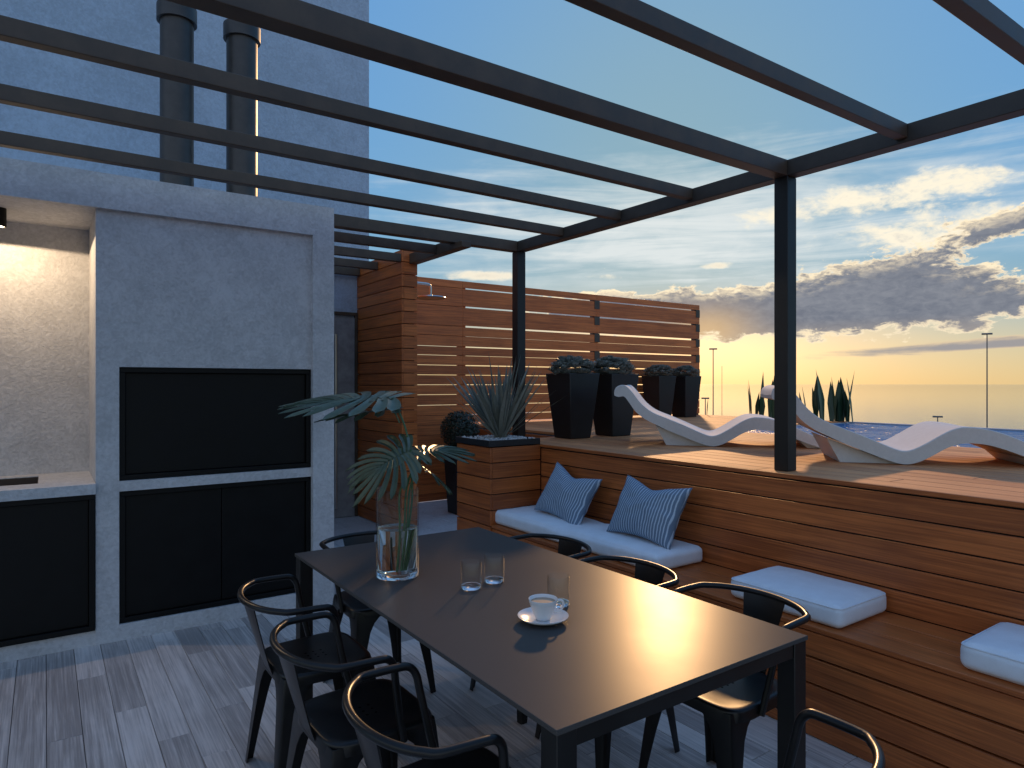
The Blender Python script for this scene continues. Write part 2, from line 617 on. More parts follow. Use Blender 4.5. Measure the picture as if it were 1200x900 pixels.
# ------------------------------------------------------------------ pergola
PZ0, PZ1 = 2.592, 2.675
VX0, VX1 = 3.19, 3.27
perg = thing('pergola', 'charcoal steel pergola of flat rafters on square posts over the terrace', 'pergola', (VX0 + .04, 2.09, ZD))
P1, P2 = 2.09, 4.53
for y in (P1, P2):
    mb = MB().box(VX0, VX1, y - .04, y + .04, ZD + .001, PZ0 - .001)
    mb.build('post', M['post'], perg, bevel=.003)
mb = MB().box(VX0, VX1, -3.2, P2 + .04, PZ0, PZ1)
mb.build('edge_beam', M['beam'], perg, bevel=.003)
MX = -3.5
for y in (P1, -.35, -2.79):
    MB().box(MX, VX0 - .001, y - .04, y + .04, PZ0, PZ1).build('main_beam', M['steel'], perg, bevel=.003)
MB().box(1.637, VX0 - .001, P2 - .04, P2 + .04, PZ0, PZ1).build('main_beam', M['steel'], perg, bevel=.003)
for y in (3.92, 3.31, 2.70, 1.48, .87, .26, -.96, -1.57, -2.18):
    MB().box(MX, VX0 - .001, y - .025, y + .025, PZ0 + .018, PZ1 - .001).build('rafter', M['steel'], perg, bevel=.003)
MB().box(MX - .08, MX - .001, -3.2, P2 - .1, PZ0, PZ1).build('edge_beam', M['steel'], perg, bevel=.003)
MB().box(MX - .08, MX, P1 - .04, P1 + .04, .001, PZ0 - .001).build('post', M['steel'], perg, bevel=.003)
# the lower run towards the house
BX0, BX1 = 2.60, 2.68
MB().box(BX0, BX1, P2 + .041, 5.288, 2.545, 2.632).box(BX0, BX1, P2 - .14, P2 + .0405, 2.545, 2.5915).build('tie_beam', M['steel'], perg, bevel=.003)
for y, xe in ((4.82, BX0 - .001), (5.32, 2.528), (5.81, 2.528), (6.24, 2.528)):
    MB().box(1.637, xe, y - .025, y + .025, 2.557, 2.627).build('rafter', M['steel'], perg, bevel=.003)

# ------------------------------------------------------------------ barbecue wall
bw = thing('barbecue_wall', 'grey plastered outdoor kitchen wall with a lit niche, a black barbecue hatch and black cupboards', 'outdoor kitchen', (0, 4.9, 0))
YF, YR = 4.485, 4.515
XL = -1.9
mb = MB()
mb.box(XL, 1.635, YF, 6.29, 2.508, 2.71)                     # lintel slab
mb.box(1.489, 1.635, YF, 6.29, 0, 2.508)                      # end column
mb.box(.357, 1.489, YR, 4.75, 1.60, 2.508)                    # plaster above the hatch
mb.box(.240, .357, YR, 5.2, 0, 2.508)                         # pier
mb.box(.357, 1.489, YR, 4.75, .872, .932)                     # ledge below the hatch
mb.box(.357, 1.489, YR, 4.75, 0, .095)                        # plinth
mb.box(XL, .240, 5.2, 5.3, 0, 2.508)                          # niche back
mb.box(XL, .240, YR + .01, 4.75, 0, .088)                     # plinth of the niche side
mb.box(XL, XL + .1, YF, 5.2, .932, 2.508)
mb.build('wall', M['concrete'], bw, smooth=0)
mb = MB()                                                     # counter with a sink cut-out
SX0, SX1, SY0, SY1 = -.85, -.03, 4.70, 5.08
mb.box(XL + .101, .239, YF, SY0, .872, .930).box(XL + .101, .239, SY1, 5.199, .872, .930)
mb.box(SX1, .239, SY0 + .0005, SY1 - .0005, .872, .930).box(XL + .101, SX0, SY0 + .0005, SY1 - .0005, .872, .930)
ct = mb.build('counter', M['concrete'], bw)
mb = MB()
mb.box(SX0, SX1, SY0, SY1, .74, .75).box(SX0, SX0 + .004, SY0, SY1, .75, .925).box(SX1 - .004, SX1, SY0, SY1, .75, .925)
mb.box(SX0 + .004, SX1 - .004, SY0, SY0 + .004, .75, .925).box(SX0 + .004, SX1 - .004, SY1 - .004, SY1, .75, .925)
sk, snt, sb = newmat('brown sink', (.06, .038, .025), .5)
mb.build('sink', sk, ct)


def framed(x0, x1, y, z0, z1, name, parent, mat, fr=.035, depth=.05, split=1):
    """a recessed black opening: frame bars with leaves set back in it"""
    mb = MB()
    mb.box(x0, x1, y, y + depth, z1 - fr, z1).box(x0, x1, y, y + depth, z0, z0 + fr)
    mb.box(x0, x0 + fr, y, y + depth, z0 + fr + .0005, z1 - fr - .0005).box(x1 - fr, x1, y, y + depth, z0 + fr + .0005, z1 - fr - .0005)
    f = mb.build(name + '_frame', mat, parent, bevel=.002)
    w = (x1 - x0 - 2 * fr) / split
    for i in range(split):
        a = x0 + fr + i * w
        MB().box(a + .002, a + w - .002, y + .022, y + depth - .004, z0 + fr + .003, z1 - fr - .003).build(name, mat, f, bevel=.002)
    return f


framed(.359, 1.487, YR + .012, .934, 1.598, 'hatch', bw, M['black'], .03, .07)
framed(.359, 1.487, YR + .012, .097, .870, 'cabinet_door', bw, M['black'], .03, .05, 2)
framed(-.92, .237, YF + .018, .090, .870, 'cabinet_door', bw, M['black'], .03, .05, 1)
framed(-1.88, -.925, YF + .018, .090, .870, 'cabinet_door', bw, M['black'], .03, .05, 1)
MB().box(.357, 1.489, 4.62, 4.74, .094, .871).build('cabinet_back', M['under'], bw)
MB().box(.357, 1.489, 4.63, 4.74, .933, 1.599).build('hatch_back', M['under'], bw)
MB().box(-1.88, .238, 4.58, 4.74, .089, .8715).build('cabinet_back', M['under'], bw)

# downlight in the niche
LX, LY = -.215, 4.825
dl = thing('niche_downlight', 'small black cylinder downlight glowing under the niche ceiling', 'lamp', (LX, LY, 2.40))
mb = MB().lathe([(0, .107), (.036, .107), (.036, 0), (.031, 0), (.031, .012), (0, .012)], 28, (LX, LY, 2.40))
mb.build('body', M['black'], dl)
mb = MB().lathe([(0, .006), (.030, .006), (.030, .009), (0, .009)], 24, (LX, LY, 2.40))
mb.build('lens', M['lens'], dl)

# tall house block behind
hb = thing('house_block', 'tall windowless plastered house block rising behind the barbecue wall', 'building', (0, 6.4, 0))
MB().box(-5, 2.66, 6.305, 10, 0, 8.5).build('wall', M['concrete_tower'], hb, bevel=.006)
mb = MB().box(1.66, 2.50, 6.285, 6.303, .205, 2.15)
dr = mb.build('door', M['door'], hb, bevel=.003)
mb = MB().box(1.64, 1.66, 6.27, 6.303, .203, 2.17).box(2.50, 2.526, 6.27, 6.303, .203, 2.17).box(1.64, 2.526, 6.27, 6.303, 2.17, 2.20)
mb.build('frame', M['steel'], dr, bevel=.002)
mb = MB().tube([(2.295, 6.25, .30), (2.295, 6.25, 1.98)], .014, 10).tube([(2.295, 6.25, .5), (2.295, 6.29, .5)], .006, 8).tube([(2.295, 6.25, 1.8), (2.295, 6.29, 1.8)], .006, 8)
mb.build('handle', M['chrome'], dr)

# chimney flues
for i, (xc, lab) in enumerate(((.722, 'thick dark metal flue pipe, first of the pair from the niche side'), (1.134, 'thick dark metal flue pipe beside the open sky'))):
    fl = thing('chimney_flue', lab, 'chimney', (xc, 4.93, 2.71), 0, 'flue pipes on the barbecue wall')
    MB().lathe([(0, 2.711), (.102, 2.711), (.102, 3.93), (0, 3.93)], 40, (xc, 4.93, 0)).build('pipe', M['flue'], fl)
    MB().lathe([(.1035, 3.90), (.122, 3.90), (.122, 4.0), (0.0, 4.0)], 40, (xc, 4.93, 0)).build('collar', M['flue'], fl)

# ------------------------------------------------------------------ shower wall, fence, shower
WX0, WX1, WY0, WY1, WT = 2.53, 2.68, 5.29, 6.30, 2.662
sw = thing('shower_wall', 'freestanding hardwood clad privacy wall between the house door and the shower', 'wall', (2.605, 5.8, .2))
pitch = .107
ma, mc = MB(), MB()
z = WT
while z > .21:
    z0 = max(z - pitch + .0065, .203)
    ma.box(WX0, WX0 + .02, WY0, WY1, z0, z)
    ma.box(WX1 - .02, WX1, WY0 + .021, WY1, z0, z)
    mc.box(WX0 + .021, WX1, WY0, WY0 + .02, z0, z)
    z -= pitch
ma.build('side_cladding', M['cedar_y'], sw, bevel=.002)
mc.build('end_cladding', M['cedar_x'], sw, bevel=.002)
MB().box(WX0 + .021, WX1 - .021, WY0 + .021, WY1, .2, WT - .005).build('core', M['under'], sw)

FY = 6.60
fe = thing('slat_fence', 'horizontal hardwood slat fence with light shining through its gaps behind the deck', 'fence', (5.4, FY, ZD))
gaps = [2.593, 2.381, 2.158, 2.045, 1.924, 1.823, 1.712, 1.602, 1.492, 1.382, 1.265, 1.150]
wide = {2.593: .016, 2.381: .020, 2.158: .022, 2.045: .005, 1.924: .022, 1.823: .007, 1.712: .018, 1.602: .010, 1.492: .014, 1.382: .009, 1.265: .012, 1.150: .012}
posts = [3.92, 5.97, 7.98]
bays = [(2.685, 3.92), (3.92, 5.97), (5.97, 8.02)]
for bi, (a, b_) in enumerate(bays):
    mb = MB()
    top = 2.675
    for g in gaps + [1.06 if bi else None]:
        if g is None: continue
        w = wide.get(g, .01)
        w *= .75 if g < 2.1 else 1.1
        if bi == 0 and g > 1.95: w = .004
        elif bi == 0: w = min(w, .006) if g > 1.2 else .004
        elif bi == 1: w *= .85
        mb.box(a + .001, b_ - .001, FY, FY + .022, g + w / 2, top)
        top = g - w / 2
    if bi == 0:
        z = top
        while z > .22:
            z0 = max(z - .108, .203)
            mb.box(a + .001, b_ - .001, FY, FY + .022, z0 + .004, z)
            z -= .108
    mb.build('slat_panel', M['cedar_x'], fe, bevel=.002)
    if bi == 0:
        for z0, z1 in ((1.97, 2.66), (.2, 1.2)):
            MB().box(a + .001, b_ - .052, FY + .024, FY + .04, z0, z1).build('backing_board', M['under'], fe)
for i, px_ in enumerate(posts):
    if i == 0:
        MB().box(px_ - .06, px_ + .06, FY - .018, FY - .001, .205, 2.66).build('post', M['wood_x'], fe, bevel=.002) if False else None
        MB().box(px_ - .05, px_ + .05, FY + .0225, FY + .06, .2, 2.66).build('post', M['cedar_x'], fe, bevel=.002)
        continue
    po = MB().box(px_ - .045, px_ + .045, FY + .023, FY + .09, ZD, 2.66).build('post', M['steel'], fe, bevel=.002)
    for g in (2.593, 2.381, 2.158, 1.924, 1.712, 1.492):
        MB().box(px_ - .045, px_ + .045 - (.005 if i == 2 else 0), FY - .006, FY - .001, g - .105, g + .008).build('bracket', M['steel'], po, bevel=.001)
# low side return wall of the shower recess (deck edge)
mb = MB()
z = ZD - .03
while z > .22:
    z0 = max(z - pitch + .0065, .203)
    mb.box(3.878, 3.898, 4.575, FY - .003, z0, z)
    z -= pitch
o = mb.build('deck_skirting', M['wood_y'], bevel=.002)
tag(o, kind='structure')

sh = thing('shower_head', 'round rain shower head on a bent arm fixed to the hardwood privacy wall', 'shower', (2.68, 5.52, 2.36))
pts = spline([(2.681, 5.52, 2.425), (2.84, 5.52, 2.425), (2.91, 5.52, 2.42), (2.93, 5.52, 2.395), (2.93, 5.52, 2.325)], 5)
MB().tube(pts, .012, 10).build('arm', M['chrome'], sh)
MB().lathe([(0, 2.326), (.02, 2.326), (.03, 2.312), (.138, 2.305), (.142, 2.298), (.138, 2.292), (0, 2.292)], 36, (2.93, 5.52, 0)).build('head', M['chrome'], sh)

# ------------------------------------------------------------------ boxwood ball in a pot in the recess
bb = thing('boxwood_ball', 'dark round clipped shrub in a black pot between the privacy wall and the planter', 'shrub', (3.44, 5.85, .2))
mb = MB()
sq = lambda s, z: [(3.44 - s, 5.85 - s, z), (3.44 + s, 5.85 - s, z), (3.44 + s, 5.85 + s, z), (3.44 - s, 5.85 + s, z)]
mb.rings([sq(.09, .202), sq(.125, .86), sq(.105, .86), sq(.10, .82)])
mb.build('pot', M['pot'], bb, bevel=.004)
mb = MB()
rr = random.Random(9)
for i in range(5200):
    d = Vector((rr.gauss(0, 1), rr.gauss(0, 1), rr.gauss(0, 1))).normalized()
    rad = .192 * (1 - rr.random() ** 2.2 * .45) * (1 + .07 * noise.noise(d * 3.1))
    p = Vector((3.44, 5.85, 1.03)) + d * rad
    t = Vector((rr.gauss(0, 1), rr.gauss(0, 1), rr.gauss(0, 1) + .4)).normalized()
    s = t.cross(d).normalized()
    L, w = rr.uniform(.014, .024), rr.uniform(.006, .010)
    mb.add([p, p + t * L * .5 + s * w, p + t * L, p + t * L * .5 - s * w], [(0, 1, 2, 3)])
mb.build('foliage', M['box'], bb, recalc=False, smooth=0)

# ------------------------------------------------------------------ tapered pots with succulents
def rosette(mb, c, r, rr):
    for k in range(26):
        q = k / 26
        az = k * 2.39996 + rr.uniform(-.2, .2)
        tilt = R(12 + 74 * q)
        d = (math.sin(tilt) * math.cos(az), math.sin(tilt) * math.sin(az), math.cos(tilt))
        blade(mb, Vector(c) + Vector((0, 0, .01 * (1 - q))), d, r * (.5 + .5 * q), r * .42, -.25, rr, 3, 0, .4, 2.0, .6)


pots = [(3.70, 4.40, .165, .110, .55, 'black tapered square pot of succulents, next to the yucca planter'),
        (4.17, 4.40, .165, .110, .55, 'black tapered square pot of succulents behind the head of a white lounger'),
        (6.819, 6.30, .165, .115, .57, 'smaller looking black tapered pot of succulents by the fence, between the other pots'),
        (7.334, 6.30, .165, .115, .57, 'black tapered pot of succulents at the open end of the slat fence')]
for i, (x, y, st, sb_, h, lab) in enumerate(pots):
    o = thing('tapered_pot', lab, 'pot', (x, y, ZD), 0, 'tapered pots on the deck')
    mb = MB()
    sq = lambda s, z: [(x - s, y - s, z), (x + s, y - s, z), (x + s, y + s, z), (x - s, y + s, z)]
    mb.rings([sq(sb_, ZD + .002), sq(st, ZD + h), sq(st - .02, ZD + h), sq(st - .03, ZD + h - .045)])
    mb.build('body', M['pot'], o, bevel=.006)
    MB().rings([sq(st - .032, ZD + h - .06), sq(st - .026, ZD + h - .025)]).build('soil', M['soil'], o)
    rr = random.Random(30 + i)
    mb = MB()
    for k in range(74):
        a, q = k * 2.39996, math.sqrt((k % 52) / 52)
        low = k >= 52
        rad = (st + .015) * q if not low else st * (.55 + .45 * q)
        px_, py_ = x + math.cos(a) * rad, y + math.sin(a) * rad
        sx_ = max(-st * .95, min(st * .95, px_ - x)); sy_ = max(-st * .95, min(st * .95, py_ - y))
        zz = ZD + h - .02 + (.115 * math.sqrt(max(0, 1 - q * q)) + rr.uniform(-.012, .025) if not low else rr.uniform(0, .02))
        rosette(mb, (x + sx_, y + sy_, zz), rr.uniform(.055, .085), rr)
    so = mb.build('succulent_plant', M['succ'], loc=(x, y, ZD + h - .03), recalc=False)
    tag(so, 'blue green succulent rosettes growing in ' + ['the pot next to the yucca planter', 'the pot behind a lounger head', 'the fence pot between the other pots', 'the pot at the open end of the fence'][i], 'plant', 'succulents in the tapered pots')

# ------------------------------------------------------------------ snake plants at the roof edge
rr = random.Random(12)
sn = [(5.712, 2, .03, .50, 'two slim dark leaves, the snake plant clump first from the fence'),
      (5.551, 4, .06, .60, 'snake plant clump with a broad leaning leaf behind the lounger knee'),
      (5.381, 3, .05, .56, 'snake plant clump partly hidden by the pergola post on the deck edge'),
      (4.96, 4, .10, .42, 'short thin snake plant leaves just beyond the pergola post on the deck edge'),
      (4.693, 5, .07, .62, 'snake plant clump with one tall curved leaf next to the bushy clump'),
      (4.439, 11, .10, .60, 'bushiest snake plant clump beside the pool corner'),
      (4.26, 1, .0, .52, 'single upright snake plant leaf next to the pool'),
      (6.50, 1, .0, .26, 'tiny lone snake plant leaf at the end of the slat fence')]
for i, (y, n, sprd, hh, lab) in enumerate(sn):
    x = 8.0 if i < 7 else 8.06
    mb = MB()
    for k in range(n):
        az = rr.uniform(0, 6.28)
        tl = R(rr.uniform(1, 9))
        L = hh * (rr.uniform(.55, .95) if k else 1.05)
        blade(mb, (x + rr.uniform(-.06, .04), y + (2 * (k + .5) / n - 1) * sprd, ZD), (math.sin(tl) * math.cos(az), math.sin(tl) * math.sin(az), math.cos(tl)),
              L, rr.uniform(.08, .13) if hh > .3 else .03, 0, rr, 9, rr.uniform(-.6, .6), .25, 1.25, .45)
    tag(mb.build('snake_plant', M['snake'], loc=(x, y, ZD), recalc=False), lab, 'plant', 'snake plants along the roof edge')

# ------------------------------------------------------------------ loungers
top = [(-.385, .395), (-.372, .432), (-.335, .452), (-.295, .446), (-.245, .395), (-.18, .312), (-.10, .250), (.0, .208), (.10, .168), (.20, .124), (.275, .092), (.325, .080), (.375, .092), (.44, .128), (.53, .186), (.585, .212), (.64, .221), (.74, .210), (.86, .170), (.98, .112), (1.10, .062), (1.17, .036)]
bot = [(-.380, .372), (-.350, .362), (-.31, .366), (-.275, .325), (-.225, .255), (-.155, .198), (-.07, .155), (.02, .112), (.11, .076), (.20, .040), (.28, .012), (.34, .004), (.40, .020), (.46, .052), (.54, .102), (.60, .124), (.65, .131), (.75, .121), (.86, .085), (.98, .036), (1.08, .006), (1.16, .002)]


def make_lounger(lab, P, W=.60):
    a = math.atan2(-.76, .65)
    o = thing('sun_lounger', lab, 'sun lounger', (P[0], P[1], ZD), a, 'white wave loungers on the deck')
    T = spline([(x, 0, z) for x, z in top], 3)
    B = spline([(x, 0, z) for x, z in bot], 3)
    mb = MB()
    rings = []
    for t, b_ in zip(T, B):
        b_ = Vector((b_.x, 0, max(b_.z, .002)))
        e = .005
        u = (t - b_).normalized()
        rings.append([(b_.x, 0, b_.z), (t.x - u.x * e, 0, t.z - u.z * e), (t.x, e, t.z), (t.x - u.x * .006, W / 2, t.z - u.z * .006), (t.x, W - e, t.z), (t.x - u.x * e, W, t.z - u.z * e), (b_.x, W, b_.z)])
    mb.rings(rings)
    mb.build('shell', M['white_shell'], o, world=False, smooth=24)
    mb = MB()
    poly = [(-.075, .145), (.0, .001), (.36, .001), (.33, .003), (.20, .037), (.10, .077), (.02, .109)]
    mb.rings([[(x, .05, z) for x, z in poly], [(x, W - .05, z) for x, z in poly]])
    mb.build('pedestal', M['white_shell'], o, world=False, smooth=20, bevel=.003)
    mb = MB()
    poly = [(.93, .052), (.985, .0012), (1.08, .0012), (1.07, .006)]
    mb.rings([[(x, .05, z) for x, z in poly], [(x, W - .05, z) for x, z in poly]])
    mb.build('foot', M['white_shell'], o, world=False, smooth=20)
    return o


make_lounger('white moulded wave lounger with its head beside the black pots', (3.79, 3.43))
make_lounger('white moulded wave lounger directly behind the pergola post, by the pool', (3.79, 2.09))

# ------------------------------------------------------------------ lamp masts on the promenade
masts = [(153.4, 121.5, 11.3, 'tall thin lamp mast rising just beyond the pergola post'),
         (192.7, 69.2, 14.0, 'tallest lamp mast standing alone over the pool'),
         (291.0, 121.5, -11.5, 'short lamp mast with a T head beside the tallest mast'),
         (247.0, 200.0, -5.0, 'small lamp mast seen just past the end of the slat fence'),
         (231.0, 178.5, 9.0, 'faint slender mast between the slat fence and the pergola post')]
import math as _m


def mast(x, y, zt, lab):
    o = thing('lamp_mast', lab, 'lamp post', (x, y, -22), 0, 'lamp masts along the shore')
    d = math.hypot(x, y)
    r = d * .0009
    if 'faint' in lab: r *= .45
    MB().tube([(x, y, -22), (x, y, zt)], [r, r * .7], 8).build('pole', M['mast'], o)
    if 'faint' not in lab:
        tx, ty = y / d, -x / d
        w = d * .0055
        mb = MB()
        mb.tube([(x - tx * w, y - ty * w, zt), (x + tx * w, y + ty * w, zt)], r * 1.2, 8)
        mb.build('lamp_head', M['mast'], o)


for q in masts: mast(*q)

# ------------------------------------------------------------------ cushions and pillows
def cushion_mesh(sx, sy, sz, r=.035, n=(10, 22, 4), puff=.012, crease=None):
    """rounded upholstered block from a subdivided cube; local origin at bottom centre"""
    bm = bmesh.new()
    bmesh.ops.create_cube(bm, size=2)
    bmesh.ops.subdivide_edges(bm, edges=bm.edges[:], cuts=23, use_grid_fill=True)
    h = Vector((sx / 2, sy / 2, sz / 2))
    for v in bm.verts:
        q = v.co.copy()
        # concentrate vertices near the edges
        q = Vector([math.copysign(1 - (1 - abs(c_)) ** 1.35, c_) for c_ in q])
        p = Vector((q.x * h.x, q.y * h.y, q.z * h.z))
        core = Vector([max(-h[i] + r, min(h[i] - r, p[i])) for i in range(3)])
        d = p - core
        if d.length > 1e-6: p = core + d.normalized() * min(r, d.length if max(abs(p[i]) / h[i] for i in range(3)) < .999 else r)
        fx, fy = 1 - q.x ** 4, 1 - q.y ** 4
        if q.z > 0: p.z += puff * fx * fy * q.z
        p.x += math.copysign(puff * .45, q.x) * abs(q.x) ** 3 * fy * (1 - q.z ** 2)
        p.y += math.copysign(puff * .45, q.y) * abs(q.y) ** 3 * fx * (1 - q.z ** 2)
        if crease is not None:
            k = math.exp(-((p.y - crease) / .018) ** 2)
            k2 = math.exp(-((p.y - crease) / .07) ** 2)
            if q.z > -.2: p.z -= .022 * k + .010 * k2
            p.x -= math.copysign(1, q.x) * .014 * k * abs(q.x) ** 3
        p.z += .004 * noise.noise(Vector((p.x * 9, p.y * 9, 3.3))) * (q.z > 0)
        v.co = p + Vector((0, 0, h.z))
    return bm


def rim_path(sx, sy, z, r, bulge=0.0):
    pts = []
    for cx, cy, a0 in ((sx / 2 - r, sy / 2 - r, 0), (-sx / 2 + r, sy / 2 - r, 90), (-sx / 2 + r, -sy / 2 + r, 180), (sx / 2 - r, -sy / 2 + r, 270)):
        for k in range(6):
            a = R(a0 + k * 18)
            pts.append((cx + r * math.cos(a), cy + r * math.sin(a), z))
    pts.append(pts[0])
    return pts


cush = [(2.905, 3.325, .40, 1.61, 'long pale bench cushion folded in the middle, under the two striped pillows', 0.03),
        (2.905, 1.775, .40, .555, 'pale square bench cushion lying alone beside the long cushion', None),
        (2.905, .785, .40, .555, 'pale bench cushion cut off by the picture edge, most distant from the planter', None)]
for x, y, sx, sy, lab, cr in cush:
    bm = cushion_mesh(sx, sy, .098, .03, crease=cr)
    me = bpy.data.meshes.new('bench_cushion')
    bm.to_mesh(me); bm.free()
    me.materials.append(M['cushion'])
    me.shade_smooth()
    o = bpy.data.objects.new('bench_cushion', me)
    C.objects.link(o)
    o.location = (x, y, .4735)
    ORG[o.name] = Vector(o.location)
    tag(o, lab, 'cushion', 'cushions on the bench')
    if cr is None:
        pi = MB().tube(rim_path(sx - .006, sy - .006, .087, .03), .0035, 6, False).build('piping', M['cushion'], o, world=False)


def pillow(loc, w, h, thick, lean, roll, seed, lab):
    bm = bmesh.new()
    n = 36
    g = {}
    rr = random.Random(seed)
    for sgn in (1, -1):
        for i in range(n + 1):
            for j in range(n + 1):
                u, v = 2 * i / n - 1, 2 * j / n - 1
                edge = i in (0, n) or j in (0, n)
                key = (i, j, 0 if edge else sgn)
                if key in g: continue
                t = max(0, (1 - u ** 2) * (1 - v ** 2)) ** .42
                X_ = u * w / 2 * (1 - .11 * (1 - v * v))
                Z_ = v * h / 2 * (1 - .16 * (1 - u * u))
                if v > 0: Z_ -= .035 * v * math.exp(-(u / .45) ** 2)       # dent of the plumped top
                wr = .010 * noise.noise(Vector((u * 2.2 + seed, v * 2.2, sgn))) + .005 * noise.noise(Vector((u * 5 + seed, v * 5, sgn * 2)))
                g[key] = bm.verts.new((X_, sgn * (thick / 2 * t) + wr * (0 if edge else 1), Z_))
    for sgn in (1, -1):
        for i in range(n):
            for j in range(n):
                q = [g.get((a, b_, 0)) or g.get((a, b_, sgn)) for a, b_ in ((i, j), (i + 1, j), (i + 1, j + 1), (i, j + 1))]
                if sgn > 0: q.reverse()
                bm.faces.new(q)
    me = bpy.data.meshes.new('striped_pillow')
    bm.to_mesh(me); bm.free()
    me.materials.append(M['pillow'])
    me.shade_smooth()
    o = bpy.data.objects.new('striped_pillow', me)
    C.objects.link(o)
    # local x -> along the bench (-y world), local y -> away from the bench back
    o.matrix_world = Matrix.Translation(loc) @ Matrix.Rotation(R(-90), 4, 'Z') @ Matrix.Rotation(lean, 4, 'X') @ Matrix.Rotation(roll, 4, 'Y')
    ORG[o.name] = Vector(loc)
    tag(o, lab, 'pillow', 'striped pillows on the long cushion')
    return o


pillow((2.965, 3.585, .732), .53, .385, .15, R(-27), R(8), 3, 'blue striped pillow leaning askew beside the planter box')
pillow((2.950, 2.815, .745), .53, .385, .16, R(-27), R(2), 8, 'blue striped pillow at the free end of the long cushion')

# ------------------------------------------------------------------ table
TX0, TX1, TY0, TY1, TZ = .908, 1.867, 1.133, 2.984, .75
tb = thing('dining_table', 'long black rectangular dining table with square legs', 'table', ((TX0 + TX1) / 2, (TY0 + TY1) / 2, 0))
MB().box(TX0, TX1, TY0, TY1, TZ - .013, TZ).build('tabletop', M['tabletop'], tb, bevel=.0015)
lg = .058
i_ = .004
for (x0, y0) in ((TX0 + i_, TY0 + i_), (TX1 - lg - i_, TY0 + i_), (TX0 + i_, TY1 - lg - i_), (TX1 - lg - i_, TY1 - lg - i_)):
    MB().box(x0, x0 + lg, y0, y0 + lg, .0015, TZ - .0135).build('leg', M['post'], tb, bevel=.002)
mb = MB()
for nm, bx in (('end_rail', (TX0 + i_ + lg + .001, TX1 - i_ - lg - .001, TY0 + i_ + .004, TY0 + i_ + .034)), ('end_rail', (TX0 + i_ + lg + .001, TX1 - i_ - lg - .001, TY1 - i_ - .034, TY1 - i_ - .004)),
               ('side_rail', (TX0 + .10, TX0 + .13, TY0 + i_ + .035, TY1 - i_ - .035)), ('side_rail', (TX1 - .13, TX1 - .10, TY0 + i_ + .035, TY1 - i_ - .035))):
    MB().box(*bx, TZ - .056, TZ - .0138).build(nm, M['post'], tb, bevel=.002)

# ------------------------------------------------------------------ chairs
def make_chair():
    o = thing('metal_armchair', 'x', 'chair', (0, 0, 0), 0, 'black metal armchairs around the table')
    mb = MB()
    N = 48

    def outline(f, z, hw=.186, hf=.180, hb=-.178):
        ring = []
        for k in range(N):
            a = 2 * math.pi * k / N
            ca, sa = math.cos(a), math.sin(a)
            e = .42
            x_ = math.copysign(abs(ca) ** e, ca)
            y_ = math.copysign(abs(sa) ** e, sa)
            xx = x_ * (hf if x_ > 0 else -hb)
            yy = y_ * hw * (1.0 + .05 * x_)
            ring.append((xx * f, yy * f, z))
        return ring
    Z = .452
    rings = [outline(q, Z - d) for q, d in ((.02, .009), (.3, .0085), (.55, .007), (.75, .004), (.88, .0008), (.95, 0), (.985, .003), (1.0, .010), (1.008, .040), (.992, .040), (.985, .014), (.9, .009), (.5, .013), (.02, .014))]
    mb.rings(rings)
    seat = mb.build('seat', M['chair_seat'], o, world=False, smooth=45)
    # legs: folded sheet, wide under the seat, narrow at the floor
    for sx in (1, -1):
        for sy in (1, -1):
            mb = MB()
            rings = []
            for z, a, cx in ((.4405, .150, .170), (.415, .118, .174), (.385, .088, .177), (.345, .070, .181), (.27, .058, .189), (.14, .043, .202), (.0015, .032, .216)):
                cyy = cx * (1.0 if sx > 0 else .98)
                t = .0035
                q = .010
                pl_ = [(cx - a, cyy), (cx - q, cyy), (cx - q * .3, cyy - q * .3), (cx, cyy - q), (cx, cyy - a), (cx - t, cyy - a), (cx - t, cyy - q), (cx - q, cyy - t), (cx - a, cyy - t)]
                rings.append([(sx * px_, sy * py_, z) for px_, py_ in pl_])
            mb.rings(rings)
            mb.build('leg', M['chair'], o, world=False, smooth=35)
    # back plate
    mb = MB()
    nu, nv = 8, 8
    for off in (0.0, .003):
        pass
    front, back = [], []
    for j in range(nv + 1):
        t = j / nv
        hw = .052 + .036 * t ** 1.2
        for i in range(nu + 1):
            u = 2 * i / nu - 1
            xx = -.176 - .088 * t ** .9 + .010 * u * u * t
            zz = .425 + .277 * t
            front.append((xx, u * hw, zz)); back.append((xx - .004, u * hw, zz))
    n_ = len(front)
    fs = []
    for j in range(nv):
        for i in range(nu):
            a = j * (nu + 1) + i
            fs.append((a, a + 1, a + nu + 2, a + nu + 1))
            fs.append((n_ + a, n_ + a + nu + 1, n_ + a + nu + 2, n_ + a + 1))
    for j in range(nv):
        for i in (0, nu):
            a = j * (nu + 1) + i
            fs.append((a, a + nu + 1, n_ + a + nu + 1, n_ + a))
    for i in range(nu):
        for j in (0, nv):
            a = j * (nu + 1) + i
            fs.append((a, a + 1, n_ + a + 1, n_ + a))
    mb.add(front + back, fs)
    mb.build('backrest', M['chair'], o, world=False, smooth=45)
    # arm rail: one bent tube round the back
    half = [(.045, .196, .418), (.025, .206, .50), (.003, .222, .62), (-.006, .229, .668), (-.026, .233, .693), (-.06, .234, .699), (-.12, .228, .700)]
    arc = []
    for k in range(0, 13):
        a = R(20 + 140 * k / 12)
        arc.append((-.095 - .176 * math.sin(a) ** .9, .243 * math.cos(a), .7005 + .004 * math.sin(a)))
    path = half[:-1] + arc + [(x_, -y_, z_) for x_, y_, z_ in reversed(half[:-1])]
    mb = MB().tube(spline(path, 4), .0115, 10)
    mb.build('arm_rail', M['chair'], o, world=False)
    return o


